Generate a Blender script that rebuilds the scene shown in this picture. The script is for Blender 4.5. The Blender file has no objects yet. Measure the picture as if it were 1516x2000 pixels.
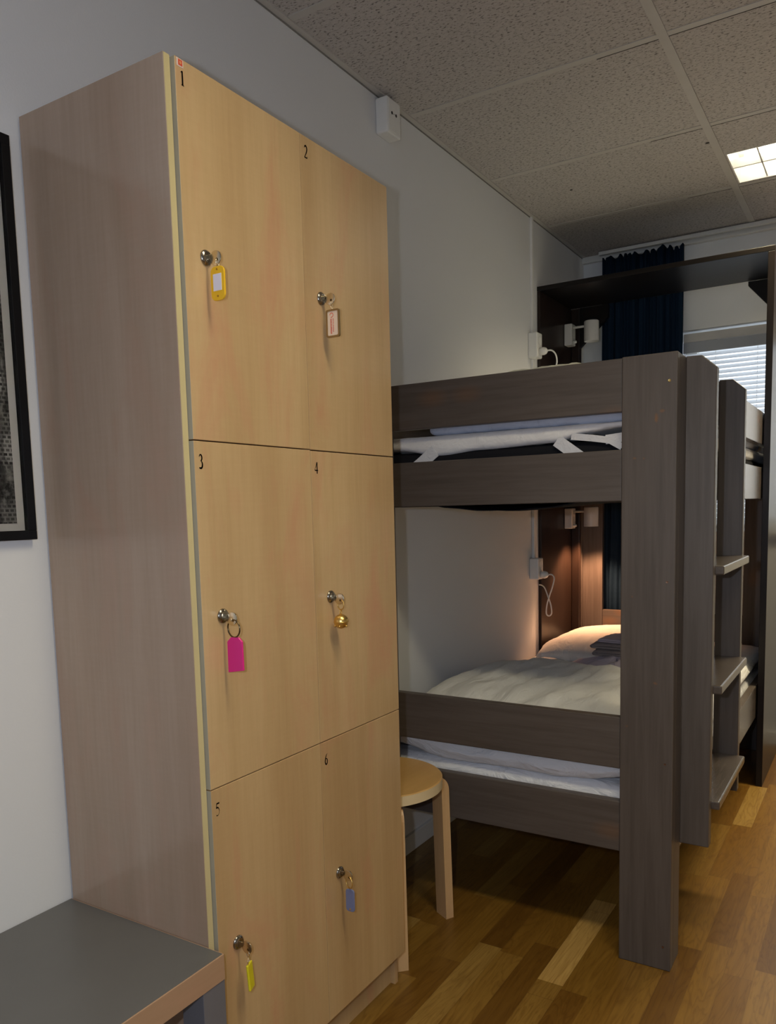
import bpy, bmesh, math, random
from mathutils import Vector, Matrix, noise
random.seed(7)
C = bpy.context.scene.collection
SC = bpy.context.scene
R_ = math.radians

# ------------------------------------------------------------------ camera, world, exposure
CAM_O = Vector((1.31236, 0.0, 1.13543))
CF = Vector((-0.52515176, 0.84452123, -0.10487862))
CR = Vector((0.85032264, 0.52567559, -0.02483102))
CU = Vector((-0.03416181, 0.10222072, 0.99417498))
cam_d = bpy.data.cameras.new('camera'); cam = bpy.data.objects.new('camera', cam_d); C.objects.link(cam)
M = Matrix((( CR.x, CU.x, -CF.x, CAM_O.x), (CR.y, CU.y, -CF.y, CAM_O.y), (CR.z, CU.z, -CF.z, CAM_O.z), (0, 0, 0, 1)))
cam.matrix_world = M
cam_d.sensor_fit = 'HORIZONTAL'; cam_d.sensor_width = 36.0
cam_d.lens = 36.0 * 1557.6 / 1516.0
cam_d.shift_x = 0.0; cam_d.shift_y = (1160.76 - 1000.0) / 1516.0
cam_d.clip_start = 0.02
SC.camera = cam

SC.view_settings.view_transform = 'Standard'
SC.view_settings.look = 'None'
SC.view_settings.gamma = 1.0
SC.view_settings.use_curve_mapping = False
SC.view_settings.exposure = -0.10

FIXTURE_W = 31.0
FIXTURE2_W = 12.5
FLASH_W = 26.0
SKY = 1.3
NEAR_FILL_W = 1.5
SPOT_W = 36.0

w = bpy.data.worlds.new('world'); SC.world = w; w.use_nodes = True
bg = w.node_tree.nodes['Background']
bg.inputs['Color'].default_value = (0.80, 0.90, 1.0, 1); bg.inputs['Strength'].default_value = SKY

def light(name, kind, loc, energy, color, parent=None, **kw):
    d = bpy.data.lights.new(name, kind); d.energy = energy; d.color = color
    rot = kw.pop('rot', (0, 0, 0))
    for k, v in kw.items(): setattr(d, k, v)
    o = bpy.data.objects.new(name, d); C.objects.link(o)
    o.location = loc; o.rotation_euler = rot
    if parent: o.parent = parent; o.location = Vector(loc) - parent.location
    return o
# the camera's own flash, beside the lens (the camera is held upright), small and hard
light('camera_flash', 'POINT', CAM_O - CR * 0.092 + CU * 0.045 + CF * 0.02, FLASH_W, (0.76, 0.84, 1.0), shadow_soft_size=0.012)
# added cool fill light, set in an invented window opening behind the camera
light('fill_near_wall', 'AREA', (1.75, -1.62, 1.45), NEAR_FILL_W, (0.80, 0.89, 1.0), shape='RECTANGLE', size=1.5, size_y=1.2, rot=(R_(90), 0, 0))

# ------------------------------------------------------------------ material helpers
class N:
    def __init__(s, name):
        s.m = bpy.data.materials.new(name); s.m.use_nodes = True
        s.t = s.m.node_tree; s.b = s.t.nodes['Principled BSDF']
    def n(s, typ, **kw):
        nd = s.t.nodes.new(typ)
        for k, v in kw.items(): setattr(nd, k, v)
        return nd
    def l(s, a, b): s.t.links.new(a, b)
    def coord(s, scale=(1, 1, 1), loc=(0, 0, 0), rnd=False):
        tc = s.n('ShaderNodeTexCoord'); mp = s.n('ShaderNodeMapping')
        mp.inputs['Scale'].default_value = scale; mp.inputs['Location'].default_value = loc
        s.l(tc.outputs['Object'], mp.inputs['Vector'])
        if rnd:
            oi = s.n('ShaderNodeObjectInfo'); mu = s.n('ShaderNodeMath', operation='MULTIPLY'); mu.inputs[1].default_value = 37.0
            s.l(oi.outputs['Random'], mu.inputs[0])
            ad = s.n('ShaderNodeVectorMath', operation='ADD'); s.l(mp.outputs[0], ad.inputs[0]); s.l(mu.outputs[0], ad.inputs[1])
            return ad.outputs[0]
        return mp.outputs[0]
    def noise(s, vec, scale=1.0, detail=4.0, rough=0.55, dist=0.0):
        nd = s.n('ShaderNodeTexNoise'); nd.inputs['Scale'].default_value = scale; nd.inputs['Detail'].default_value = detail
        nd.inputs['Roughness'].default_value = rough; nd.inputs['Distortion'].default_value = dist
        s.l(vec, nd.inputs['Vector']); return nd.outputs['Fac']
    def ramp(s, fac, stops):
        r = s.n('ShaderNodeValToRGB'); e = r.color_ramp.elements
        while len(e) < len(stops): e.new(0.5)
        for i, (p, c) in enumerate(stops):
            e[i].position = p; e[i].color = tuple(c) + (1,) if len(c) == 3 else c
        s.l(fac, r.inputs['Fac']); return r.outputs['Color']
    def mix(s, fac, a, b, mode='MIX'):
        m = s.n('ShaderNodeMix', data_type='RGBA', blend_type=mode)
        for sock, v in ((m.inputs[0], fac), (m.inputs[6], a), (m.inputs[7], b)):
            if hasattr(v, 'is_linked') or hasattr(v, 'links'): s.l(v, sock)
            elif isinstance(v, (int, float)): sock.default_value = v
            else: sock.default_value = tuple(v) + (1,)
        return m.outputs[2]
    def math(s, op, a, b=None, c=None):
        m = s.n('ShaderNodeMath', operation=op)
        for i, v in enumerate((a, b, c)):
            if v is None: continue
            if isinstance(v, (int, float)): m.inputs[i].default_value = v
            else: s.l(v, m.inputs[i])
        return m.outputs[0]
    def bump(s, h, strength=0.2, dist=0.002):
        b = s.n('ShaderNodeBump'); b.inputs['Strength'].default_value = strength; b.inputs['Distance'].default_value = dist
        s.l(h, b.inputs['Height']); s.l(b.outputs[0], s.b.inputs['Normal'])
    def col(s, c):
        if isinstance(c, tuple): s.b.inputs['Base Color'].default_value = c + (1,)
        else: s.l(c, s.b.inputs['Base Color'])
    def set(s, **kw):
        for k, v in kw.items(): s.b.inputs[k.replace('_', ' ')].default_value = v
        return s

def plain(name, c, rough=0.5, metal=0.0, nz=0.06, **kw):
    q = N(name); f = q.noise(q.coord((18, 18, 18)), 1.0, 3)
    q.col(q.mix(f, tuple(x * (1 - nz) for x in c), tuple(min(1, x * (1 + nz)) for x in c)))
    q.set(Roughness=rough, Metallic=metal, **kw); return q.m

def wall_mat(name, c):
    q = N(name); f = q.noise(q.coord((2, 2, 2)), 1.0, 2)
    q.col(q.mix(f, tuple(x * .97 for x in c), c)); q.set(Roughness=0.6)
    v = q.coord((260, 260, 260)); g = q.noise(v, 1.0, 3)
    q.bump(g, 0.25, 0.0012); return q.m
WALL = wall_mat('white_painted_glassfibre_wallpaper', (0.74, 0.74, 0.74))
WALLX = wall_mat('grey_painted_wall', (0.36, 0.35, 0.34))
WALLB = wall_mat('window_wall_paint', (0.72, 0.735, 0.76))

def laminate(name, light_c, dark_c, pink, rough=0.33, ax='z'):
    q = N(name)
    S = dict(z=(1, 1, .06), y=(1, .06, 1), x=(.06, 1, 1))[ax]
    v = q.coord(tuple(k * 120 for k in S), rnd=True); f = q.noise(v, 1.0, 5, .6)
    v2 = q.coord(tuple(k * 22 for k in S), rnd=True); f2 = q.noise(v2, 1.0, 4, .6, .4)
    v3 = q.coord(dict(z=(9, 9, 3.4), y=(9, 3.4, 9), x=(3.4, 9, 9))[ax], rnd=True); f3 = q.noise(v3, 1.0, 5, .62, .8)
    v5 = q.coord(dict(z=(7, 7, .8), y=(7, .8, 7), x=(.8, 7, 7))[ax], rnd=True); f5 = q.noise(v5, 1.0, 2, .5, .2)
    base = q.mix(f2, dark_c, light_c)
    fine = q.ramp(f, [(0.33, (.93, .92, .90)), (0.62, (1, 1, 1))])
    c = q.mix(0.8, base, fine, 'MULTIPLY')
    blot = q.ramp(f3, [(0.50, (0, 0, 0)), (0.78, (1, 1, 1))])
    m = q.math('MULTIPLY', blot, 0.85)
    c = q.mix(.9, c, q.ramp(f5, [(0.35, (.88, .83, .77)), (0.62, (1.05, 1.05, 1.04))]), 'MULTIPLY')
    c = q.mix(m, c, pink)
    v4 = q.coord((14, 14, 160), rnd=True) if ax == 'z' else q.coord((160, 14, 14), rnd=True)
    f4 = q.ramp(q.noise(v4, 1.0, 3), [(0.40, (.97, .96, .95)), (0.65, (1, 1, 1))])
    c = q.mix(0.5, c, f4, 'MULTIPLY')
    q.col(c); q.set(Roughness=rough); q.b.inputs['Specular IOR Level'].default_value = 0.5
    return q.m
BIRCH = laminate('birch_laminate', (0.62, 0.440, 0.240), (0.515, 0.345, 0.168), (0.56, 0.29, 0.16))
BIRCH_SHADED = laminate('birch_laminate_shaded', (0.475, 0.35, 0.262), (0.395, 0.288, 0.208), (0.45, 0.285, 0.20), 0.17)  # same laminate, with the side's greyer shade mixed into its colour
EDGE = plain('yellow_edge_band', (0.60, 0.50, 0.26), 0.45)
DOOR_EDGE = plain('grey_beige_door_edge', (0.36, 0.33, 0.25), 0.45)
BIRCH_EDGE = laminate('wood_edge_band', (0.50, 0.33, 0.22), (0.42, 0.27, 0.17), (0.44, 0.25, 0.16), 0.45, 'y')
STOOLW = laminate('birch_plywood', (0.62, 0.39, 0.15), (0.54, 0.32, 0.11), (0.56, 0.30, 0.10), 0.36, 'y')
STOOLL = laminate('birch_leg_wood', (0.66, 0.44, 0.24), (0.58, 0.37, 0.18), (0.56, 0.33, 0.18), 0.4, 'z')
STOOLE = plain('pale_plywood_edge', (0.70, 0.56, 0.34), 0.45)

def stained(name, light_c, dark_c, knot, rough, ax, own=()):
    q = N(name)
    S = dict(z=(1, 1, .05), y=(1, .05, 1), x=(.05, 1, 1))[ax]
    f = q.noise(q.coord(tuple(k * 90 for k in S), rnd=True), 1.0, 5, .6, .3)
    f2 = q.noise(q.coord(tuple(k * 20 for k in S), rnd=True), 1.0, 3, .5, .5)
    c = q.mix(f2, dark_c, light_c)
    c = q.mix(0.8, c, q.ramp(f, [(0.33, (.72, .70, .68)), (0.62, (1, 1, 1))]), 'MULTIPLY')
    K = dict(z=(9, 9, 4.5), y=(9, 4.5, 9), x=(4.5, 9, 9))[ax]
    vo = q.n('ShaderNodeTexVoronoi'); vo.inputs['Scale'].default_value = 1.0
    q.l(q.coord(K, rnd=True), vo.inputs['Vector'])
    kn = q.ramp(vo.outputs['Distance'], [(0.07, (1, 1, 1)), (0.28, (0, 0, 0))])
    sp = q.ramp(vo.outputs['Color'], [(0.50, (0, 0, 0)), (0.56, (1, 1, 1))])
    k = q.math('MULTIPLY', q.math('MULTIPLY', kn, sp), 0.45)
    c = q.mix(k, c, knot)
    if own:
        tc = q.n('ShaderNodeTexCoord'); sx = q.n('ShaderNodeSeparateXYZ'); q.l(tc.outputs['Object'], sx.inputs[0])
        nz = q.noise(q.coord((60, 60, 60)), 1.0, 3)
        for kx, kz, rx, rz, amt in own:
            dx = q.math('DIVIDE', q.math('SUBTRACT', sx.outputs[0], kx), rx); dz = q.math('DIVIDE', q.math('SUBTRACT', sx.outputs[2], kz), rz)
            d = q.math('ADD', q.math('SQRT', q.math('ADD', q.math('MULTIPLY', dx, dx), q.math('MULTIPLY', dz, dz))), q.math('MULTIPLY', nz, .9))
            c = q.mix(q.math('MULTIPLY', q.ramp(d, [(0.55, (1, 1, 1)), (1.0, (0, 0, 0))]), amt), c, (knot[0] * 1.1, knot[1], knot[2] * .8))
    q.col(c); q.set(Roughness=rough); q.bump(f, 0.12, 0.001); return q.m
GL, GD, GK = (0.108, 0.089, 0.079), (0.081, 0.066, 0.058), (0.20, 0.095, 0.04)
BEDZ = stained('grey_brown_stained_pine_upright', GL, GD, GK, 0.42, 'z')
BEDX = stained('grey_brown_stained_pine_crosswise', GL, GD, GK, 0.42, 'x')
BEDY = stained('grey_brown_stained_pine_lengthwise', GL, GD, GK, 0.25, 'y')
DKZ = stained('dark_brown_stained_wood_upright', (0.030, 0.018, 0.013), (0.016, 0.010, 0.008), (0.04, 0.02, 0.012), 0.3, 'z')
DKX = stained('dimmed_brown_stained_wood_crosswise', (0.011, 0.008, 0.007), (0.006, 0.005, 0.0045), (0.04, 0.02, 0.012), 0.36, 'x')  # same wood as the left panel, colour darkened against the fixture light

for m_ in (DKZ, DKX): m_.node_tree.nodes['Principled BSDF'].inputs['Specular IOR Level'].default_value = 0.28; m_.node_tree.nodes['Principled BSDF'].inputs['Roughness'].default_value = 0.34
DKZ_DIM = stained('dimmed_brown_stained_wood_upright', (0.013, 0.009, 0.008), (0.007, 0.005, 0.005), (0.02, 0.01, 0.006), 0.34, 'z')  # right panel: same wood again, its dimmer lighting put into the colour
DKZ_DIM.node_tree.nodes['Principled BSDF'].inputs['Specular IOR Level'].default_value = 0.28
def floor_mat():
    q = N('oak_parquet'); W, L = 0.0638, 0.45
    tc = q.n('ShaderNodeTexCoord'); sp = q.n('ShaderNodeSeparateXYZ'); q.l(tc.outputs['Object'], sp.inputs[0])
    x, y = sp.outputs[0], sp.outputs[1]
    row = q.math('FLOOR', q.math('DIVIDE', x, W))
    wn = q.n('ShaderNodeTexWhiteNoise', noise_dimensions='1D'); q.l(q.math('ADD', row, 11.3), wn.inputs['W'])
    yy = q.math('DIVIDE', q.math('ADD', y, q.math('MULTIPLY', wn.outputs['Value'], L)), L)
    cell = q.math('FLOOR', yy)
    cb = q.n('ShaderNodeCombineXYZ'); q.l(row, cb.inputs[0]); q.l(cell, cb.inputs[1])
    wn2 = q.n('ShaderNodeTexWhiteNoise', noise_dimensions='3D'); q.l(cb.outputs[0], wn2.inputs['Vector'])
    c = q.ramp(wn2.outputs['Value'], [(0.0, (0.115, 0.052, 0.008)), (0.25, (0.17, 0.082, 0.012)), (0.6, (0.215, 0.112, 0.018)), (0.9, (0.27, 0.155, 0.034)), (1.0, (0.33, 0.21, 0.06))])
    # one pale board in front of the bunk bed
    def inr(v, a, b): return q.math('MULTIPLY', q.math('GREATER_THAN', v, a), q.math('LESS_THAN', v, b))
    pale = q.math('MULTIPLY', inr(x, 0.638, 0.7018), inr(y, 1.724, 2.175))
    c = q.mix(pale, c, (0.46, 0.29, 0.09))
    # grain
    of = q.n('ShaderNodeVectorMath', operation='ADD'); sc = q.n('ShaderNodeVectorMath', operation='SCALE'); sc.inputs['Scale'].default_value = 9.0
    q.l(wn2.outputs['Color'], sc.inputs[0]); q.l(tc.outputs['Object'], of.inputs[0]); q.l(sc.outputs[0], of.inputs[1])
    mp = q.n('ShaderNodeMapping'); mp.inputs['Scale'].default_value = (70, 4.5, 1); q.l(of.outputs[0], mp.inputs['Vector'])
    g = q.noise(mp.outputs[0], 1.0, 5, .6, 1.2)
    mp2 = q.n('ShaderNodeMapping'); mp2.inputs['Scale'].default_value = (13, 1.6, 1); q.l(of.outputs[0], mp2.inputs['Vector'])
    g2 = q.noise(mp2.outputs[0], 1.0, 3, .5, 2.0)
    ring = q.ramp(q.math('FRACT', q.math('MULTIPLY', g2, 9.0)), [(0.0, (.82, .78, .72)), (0.3, (1, 1, 1)), (0.75, (1, 1, 1)), (1.0, (.70, .62, .52))])
    c = q.mix(0.75, c, q.ramp(g, [(0.3, (.70, .64, .56)), (0.6, (1, 1, 1))]), 'MULTIPLY')
    c = q.mix(0.8, c, ring, 'MULTIPLY')
    fx = q.math('FRACT', q.math('DIVIDE', x, W)); fy = q.math('FRACT', yy)
    s = q.math('MINIMUM', q.math('GREATER_THAN', fx, 0.014), q.math('GREATER_THAN', fy, 0.003))
    c = q.mix(s, q.mix(0.6, c, (0.08, .035, .01)), c)
    q.col(c); q.set(Roughness=0.36); q.bump(g, 0.05, 0.001); return q.m
FLOOR = floor_mat()

def tile_mat():
    q = N('mineral_fibre_ceiling_tile')
    v = q.coord((55, 110, 60)); f = q.noise(v, 1.0, 4, .7)
    f2 = q.noise(q.coord((1.6, 1.6, 1.6)), 1.0, 2)
    v3 = q.coord((95, 190, 95)); f3 = q.noise(v3, 1.0, 2, .6)
    c = q.mix(f2, (0.50, 0.465, 0.435), (0.55, 0.515, 0.485))
    c = q.mix(1.0, c, q.ramp(f3, [(0.34, (.34, .32, .31)), (0.45, (1, 1, 1))]), 'MULTIPLY')
    c = q.mix(0.6, c, q.ramp(f, [(0.30, (.72, .70, .68)), (0.62, (1, 1, 1))]), 'MULTIPLY')
    q.col(c); q.set(Roughness=0.95); q.bump(f, 0.5, 0.003); return q.m
TILE = tile_mat()
GRID = plain('ceiling_grid_white', (0.50, 0.47, 0.43), 0.5)
GAP = plain('dark_gap', (0.05, 0.045, 0.04), 0.9)
TRIMW = plain('white_trim', (0.70, 0.70, 0.68), 0.45)
PVC = plain('white_plastic', (0.78, 0.77, 0.74), 0.32)
WMETAL = plain('white_lacquered_metal', (0.62, 0.60, 0.57), 0.35)
CHROME = plain('polished_nickel', (0.36, 0.33, 0.28), 0.2, 1.0)
STEEL = plain('key_steel', (0.74, 0.66, 0.50), 0.25, 1.0)
BRASS = plain('brass', (0.80, 0.55, 0.18), 0.3, 1.0)
DKRING = plain('dark_bronze_ring', (0.16, 0.12, 0.07), 0.25, 1.0)
BLACKP = plain('black_print', (0.012, 0.012, 0.012), 0.5)
HOLE = plain('black_hole', (0.01, 0.01, 0.01), 0.6)
YEL = plain('yellow_plastic', (0.85, 0.50, 0.02), 0.3)
LEMON = plain('lemon_plastic', (0.70, 0.62, 0.02), 0.3)
PINK = plain('pink_plastic', (0.75, 0.02, 0.24), 0.3)
BLUE = plain('blue_grey_plastic', (0.17, 0.20, 0.36), 0.3)
PAPER = plain('white_paper', (0.78, 0.76, 0.86), 0.6)
BEIGE = plain('beige_tag_insert', (0.74, 0.60, 0.48), 0.4)
RED = plain('red_print', (0.70, 0.09, 0.04), 0.5)
GRAYTOP = plain('grey_laminate', (0.112, 0.110, 0.108), 0.36)
GRAYTOP.node_tree.nodes['Principled BSDF'].inputs['Specular IOR Level'].default_value = 0.5
GRAYLEG = plain('grey_leg_laminate', (0.15, 0.15, 0.17), 0.4)
FRAMEB = plain('black_frame_lacquer', (0.004, 0.004, 0.005), 0.45, Specular_IOR_Level=0.2)
MAT = plain('picture_mount_board', (0.86, 0.86, 0.88), 0.7)
BLACKF = plain('black_mattress_fabric', (0.010, 0.010, 0.013), 0.9)
BLACKF.node_tree.nodes['Principled BSDF'].inputs['Specular IOR Level'].default_value = 0.15

def cloth(name, c, fine=500, wr=9, strength=0.5, dist=0.012, stretch=(1, 1, 1)):
    q = N(name); q.col(c); q.set(Roughness=0.85)
    q.b.inputs['Sheen Weight'].default_value = 0.15
    a = q.noise(q.coord(tuple(wr * k for k in stretch)), 1.0, 5, .55, 1.5)
    b = q.noise(q.coord((fine, fine, fine)), 1.0, 1)
    h = q.math('ADD', a, q.math('MULTIPLY', b, 0.01)); q.bump(h, strength, dist); return q.m
SHEET = cloth('white_cotton_sheet', (0.74, 0.75, 0.79), wr=8, strength=0.7, dist=0.02, stretch=(1, 2, 2))
DUVET = cloth('white_duvet_cotton', (0.74, 0.73, 0.70), wr=6, strength=0.5, dist=0.02, stretch=(3, 1, 1))
TOPPER = cloth('white_quilted_topper', (0.80, 0.79, 0.80), wr=22, strength=0.5, dist=0.008)
QUILT = cloth('pale_blue_quilt', (0.50, 0.55, 0.68), wr=26, strength=0.6, dist=0.008)
CREAM = cloth('cream_pillow_cotton', (0.66, 0.68, 0.56), wr=8)
STRAP = cloth('white_elastic_strap', (0.66, 0.66, 0.70), wr=60, strength=0.3)
TOWEL = cloth('grey_terry_towel', (0.26, 0.22, 0.22), fine=240, wr=60, strength=0.6, dist=0.004)
TOWEL2 = cloth('mauve_folded_linen', (0.50, 0.44, 0.52), fine=300, wr=14, strength=0.6, dist=0.01)
CURT = cloth('navy_curtain_fabric', (0.006, 0.017, 0.036), wr=30, strength=0.2)
CURT.node_tree.nodes['Principled BSDF'].inputs['Sheen Weight'].default_value = 0.0; CURT.node_tree.nodes['Principled BSDF'].inputs['Specular IOR Level'].default_value = 0.1

# ------------------------------------------------------------------ mesh helpers
def wloc(p):
    v = Vector((0, 0, 0))
    while p: v += p.location; p = p.parent
    return v
def link(name, me, mat, parent=None, smooth=False, base=None):
    for m in (mat if isinstance(mat, (list, tuple)) else [mat]): me.materials.append(m)
    if smooth:
        for p in me.polygons: p.use_smooth = True
    o = bpy.data.objects.new(name, me); C.objects.link(o)
    if parent:
        me.transform(Matrix.Translation(-wloc(parent))); o.parent = parent
    else:
        if base is None:
            xs = [v.co for v in me.vertices]
            base = Vector(((min(c.x for c in xs) + max(c.x for c in xs)) / 2, (min(c.y for c in xs) + max(c.y for c in xs)) / 2, min(c.z for c in xs)))
        me.transform(Matrix.Translation(-Vector(base))); o.location = base
    return o
def tag(o, label=None, cat=None, group=None, kind=None):
    for k, v in (('label', label), ('category', cat), ('group', group), ('kind', kind)):
        if v: o[k] = v
    return o
def thing(name, label, cat, loc, group=None):
    o = bpy.data.objects.new(name, None); C.objects.link(o); o.location = loc; o.empty_display_size = 0.05
    return tag(o, label, cat, group)
class B:
    """collects shapes into one mesh"""
    def __init__(s): s.bm = bmesh.new(); s.mi = 0
    def _mark(s, n0):
        s.bm.faces.ensure_lookup_table()
        for f in s.bm.faces[n0:]: f.material_index = s.mi
    def box(s, x0, x1, y0, y1, z0, z1, bev=0.0, seg=2, M=None):
        t = bmesh.new(); bmesh.ops.create_cube(t, size=1)
        for v in t.verts: v.co = Vector(((x0 + x1) / 2 + v.co.x * (x1 - x0), (y0 + y1) / 2 + v.co.y * (y1 - y0), (z0 + z1) / 2 + v.co.z * (z1 - z0)))
        if bev: bmesh.ops.bevel(t, geom=t.edges[:], offset=bev, segments=seg, affect='EDGES', profile=0.5)
        if M is not None: bmesh.ops.transform(t, matrix=M, verts=t.verts)
        return s.join(t)
    def join(s, t):
        me = bpy.data.meshes.new('t'); t.to_mesh(me); t.free()
        n0 = len(s.bm.faces); s.bm.from_mesh(me); s._mark(n0); bpy.data.meshes.remove(me); return s
    def prism(s, pts, axis, a, b, bev=0.0):
        """pts: outline in the two other axes (in xyz order), extruded along axis from a to b"""
        t = bmesh.new()
        def mk(p, w):
            return {'x': (w, p[0], p[1]), 'y': (p[0], w, p[1]), 'z': (p[0], p[1], w)}[axis]
        lo = [t.verts.new(mk(p, a)) for p in pts]; hi = [t.verts.new(mk(p, b)) for p in pts]
        t.faces.new(lo); t.faces.new(hi[::-1])
        for i in range(len(pts)): j = (i + 1) % len(pts); t.faces.new((lo[i], hi[i], hi[j], lo[j]))
        bmesh.ops.recalc_face_normals(t, faces=t.faces)
        if bev: bmesh.ops.bevel(t, geom=t.edges[:], offset=bev, segments=2, affect='EDGES', profile=0.5)
        return s.join(t)
    def cyl(s, p, q, r0, r1=None, seg=32, caps=True):
        r1 = r0 if r1 is None else r1
        p, q = Vector(p), Vector(q); d = q - p
        t = bmesh.new(); bmesh.ops.create_cone(t, cap_ends=caps, segments=seg, radius1=r0, radius2=r1, depth=d.length)
        Mx = Matrix.Translation((p + q) / 2) @ d.to_track_quat('Z', 'Y').to_matrix().to_4x4()
        bmesh.ops.transform(t, matrix=Mx, verts=t.verts); return s.join(t)
    def lathe(s, prof, c, axis='z', seg=36):
        """prof: list of (radius, height) along axis from c"""
        t = bmesh.new(); rings = []
        for r, h in prof:
            ring = []
            for i in range(seg):
                a = 2 * math.pi * i / seg; u, v = r * math.cos(a), r * math.sin(a)
                co = {'z': (u, v, h), 'x': (h, u, v), 'y': (u, h, v)}[axis]
                ring.append(t.verts.new(Vector(c) + Vector(co)))
            rings.append(ring)
        for a, b in zip(rings, rings[1:]):
            for i in range(seg): j = (i + 1) % seg; t.faces.new((a[i], a[j], b[j], b[i]))
        t.faces.new(rings[0]); t.faces.new(rings[-1])
        bmesh.ops.recalc_face_normals(t, faces=t.faces); return s.join(t)
    def torus(s, c, R, r, normal, seg=40, ms=10, squash=1.0, gap=0):
        t = bmesh.new(); q = Vector(normal).to_track_quat('Z', 'Y').to_matrix().to_4x4(); rings = []
        for i in range(seg):
            a = 2 * math.pi * i / seg; ring = []
            for k in range(ms):
                b = 2 * math.pi * k / ms; rr = R + r * math.cos(b)
                ring.append(t.verts.new(Vector((rr * math.cos(a), rr * math.sin(a), r * math.sin(b) * squash))))
            rings.append(ring)
        for i in range(seg):
            a, b = rings[i], rings[(i + 1) % seg]
            for k in range(ms): l = (k + 1) % ms; t.faces.new((a[k], b[k], b[l], a[l]))
        bmesh.ops.recalc_face_normals(t, faces=t.faces)
        bmesh.ops.transform(t, matrix=Matrix.Translation(c) @ q, verts=t.verts); return s.join(t)
    def tube(s, pts, r, seg=10):
        pts = [Vector(p) for p in pts]; t = bmesh.new(); rings = []; up = Vector((0.13, 0.21, 1)).normalized()
        for i, p in enumerate(pts):
            d = (pts[min(i + 1, len(pts) - 1)] - pts[max(i - 1, 0)]).normalized()
            n = d.cross(up); n = n.normalized() if n.length > 1e-4 else d.orthogonal().normalized(); b = d.cross(n)
            up = n.cross(d)
            rings.append([t.verts.new(p + r * (math.cos(2 * math.pi * k / seg) * n + math.sin(2 * math.pi * k / seg) * b)) for k in range(seg)])
        for a, b in zip(rings, rings[1:]):
            for k in range(seg): l = (k + 1) % seg; t.faces.new((a[k], b[k], b[l], a[l]))
        t.faces.new(rings[0]); t.faces.new(rings[-1])
        bmesh.ops.recalc_face_normals(t, faces=t.faces); return s.join(t)
    def build(s, name, mat, parent=None, smooth=False, base=None):
        me = bpy.data.meshes.new(name); s.bm.to_mesh(me); s.bm.free()
        o = link(name, me, mat, parent, smooth, base)
        return o
def smooth_by_angle(o, deg=40):
    me = o.data
    for p in me.polygons: p.use_smooth = True
    try: me.set_sharp_from_angle(angle=R_(deg))
    except Exception: pass
    return o
def box(name, x0, x1, y0, y1, z0, z1, mat, parent=None, bev=0.0, base=None):
    return B().box(x0, x1, y0, y1, z0, z1, bev).build(name, mat, parent, base=base)
def struct(o): o['kind'] = 'structure'; return o
def catmull(pts, n=8):
    P = [Vector(p) for p in pts]; P = [P[0]] + P + [P[-1]]; out = []
    for i in range(1, len(P) - 2):
        for k in range(n):
            t = k / n; a, b, c, d = P[i - 1:i + 3]
            out.append(0.5 * ((2 * b) + (-a + c) * t + (2 * a - 5 * b + 4 * c - d) * t * t + (-a + 3 * b - 3 * c + d) * t ** 3))
    out.append(P[-2]); return out

# ------------------------------------------------------------------ the room
CEIL, YB, XR, YN = 2.3537, 4.033, 2.75, -1.6
struct(box('floor', 0, XR, YN, YB, -0.05, 0, FLOOR, base=(0, 0, 0)))
struct(box('wall_left', -0.12, 0, YN - .12, YB + .12, -0.05, CEIL + .25, WALL))
struct(box('wall_right', XR, XR + .12, YN - .12, YB + .12, -0.05, CEIL + .25, WALLX))
# back wall around the window opening
WX0, WX1, WZ0, WZ1 = 0.47, 1.95, 1.0, 1.94
b = B()
b.box(-.12, WX0, YB, YB + .25, -.05, CEIL + .25); b.box(WX1, XR + .12, YB, YB + .25, -.05, CEIL + .25)
b.box(WX0, WX1, YB, YB + .25, -.05, WZ0); b.box(WX0, WX1, YB, YB + .25, WZ1, CEIL + .25)
struct(b.build('wall_back', WALLB))
# near wall, behind the camera, with an unseen window added to hold the fill light
b = B(); NX0, NX1, NZ0, NZ1 = 1.0, 2.5, 0.85, 2.05
b.box(-.12, NX0, YN - .2, YN, -.05, CEIL + .25); b.box(NX1, XR + .12, YN - .2, YN, -.05, CEIL + .25)
b.box(NX0, NX1, YN - .2, YN, -.05, NZ0); b.box(NX0, NX1, YN - .2, YN, NZ1, CEIL + .25)
struct(b.build('wall_front', WALLX))
wn_ = box('added_window', NX0, NX1, YN - .2, YN - .18, NZ0, NZ1, TRIMW); 
# keep only a frame for added_window
me = wn_.data; me.clear_geometry(); wn_.location = (0, 0, 0)
bb = B()
for a in ((NX0, NX0 + .06, NZ0, NZ1), (NX1 - .06, NX1, NZ0, NZ1), (NX0, NX1, NZ0, NZ0 + .06), (NX0, NX1, NZ1 - .06, NZ1), (1.72, 1.78, NZ0, NZ1)):
    bb.box(a[0], a[1], YN - .16, YN - .11, a[2], a[3])
bb.bm.to_mesh(me); struct(wn_)

# ceiling: tiles between the grid bars, openings for the two light fixtures
FX0, FX1 = 0.795, 1.985
FIX = [(3.16, 3.465), (0.76, 1.065)]
bars_y = [2.2879 + 0.6 * k for k in range(-6, 3)]
b = B()
def ceil_rect(x0, x1, y0, y1):
    b.box(x0, x1, y0, y1, CEIL, CEIL + .015)
ceil_rect(0, FX0, YN, YB); ceil_rect(FX1, XR, YN, YB)
ys = [YN] + [v for f in sorted(FIX) for v in f] + [YB]
for i in range(0, len(ys), 2): ceil_rect(FX0, FX1, ys[i], ys[i + 1])
struct(b.build('ceiling', TILE, base=(0, 0, CEIL)))
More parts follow.
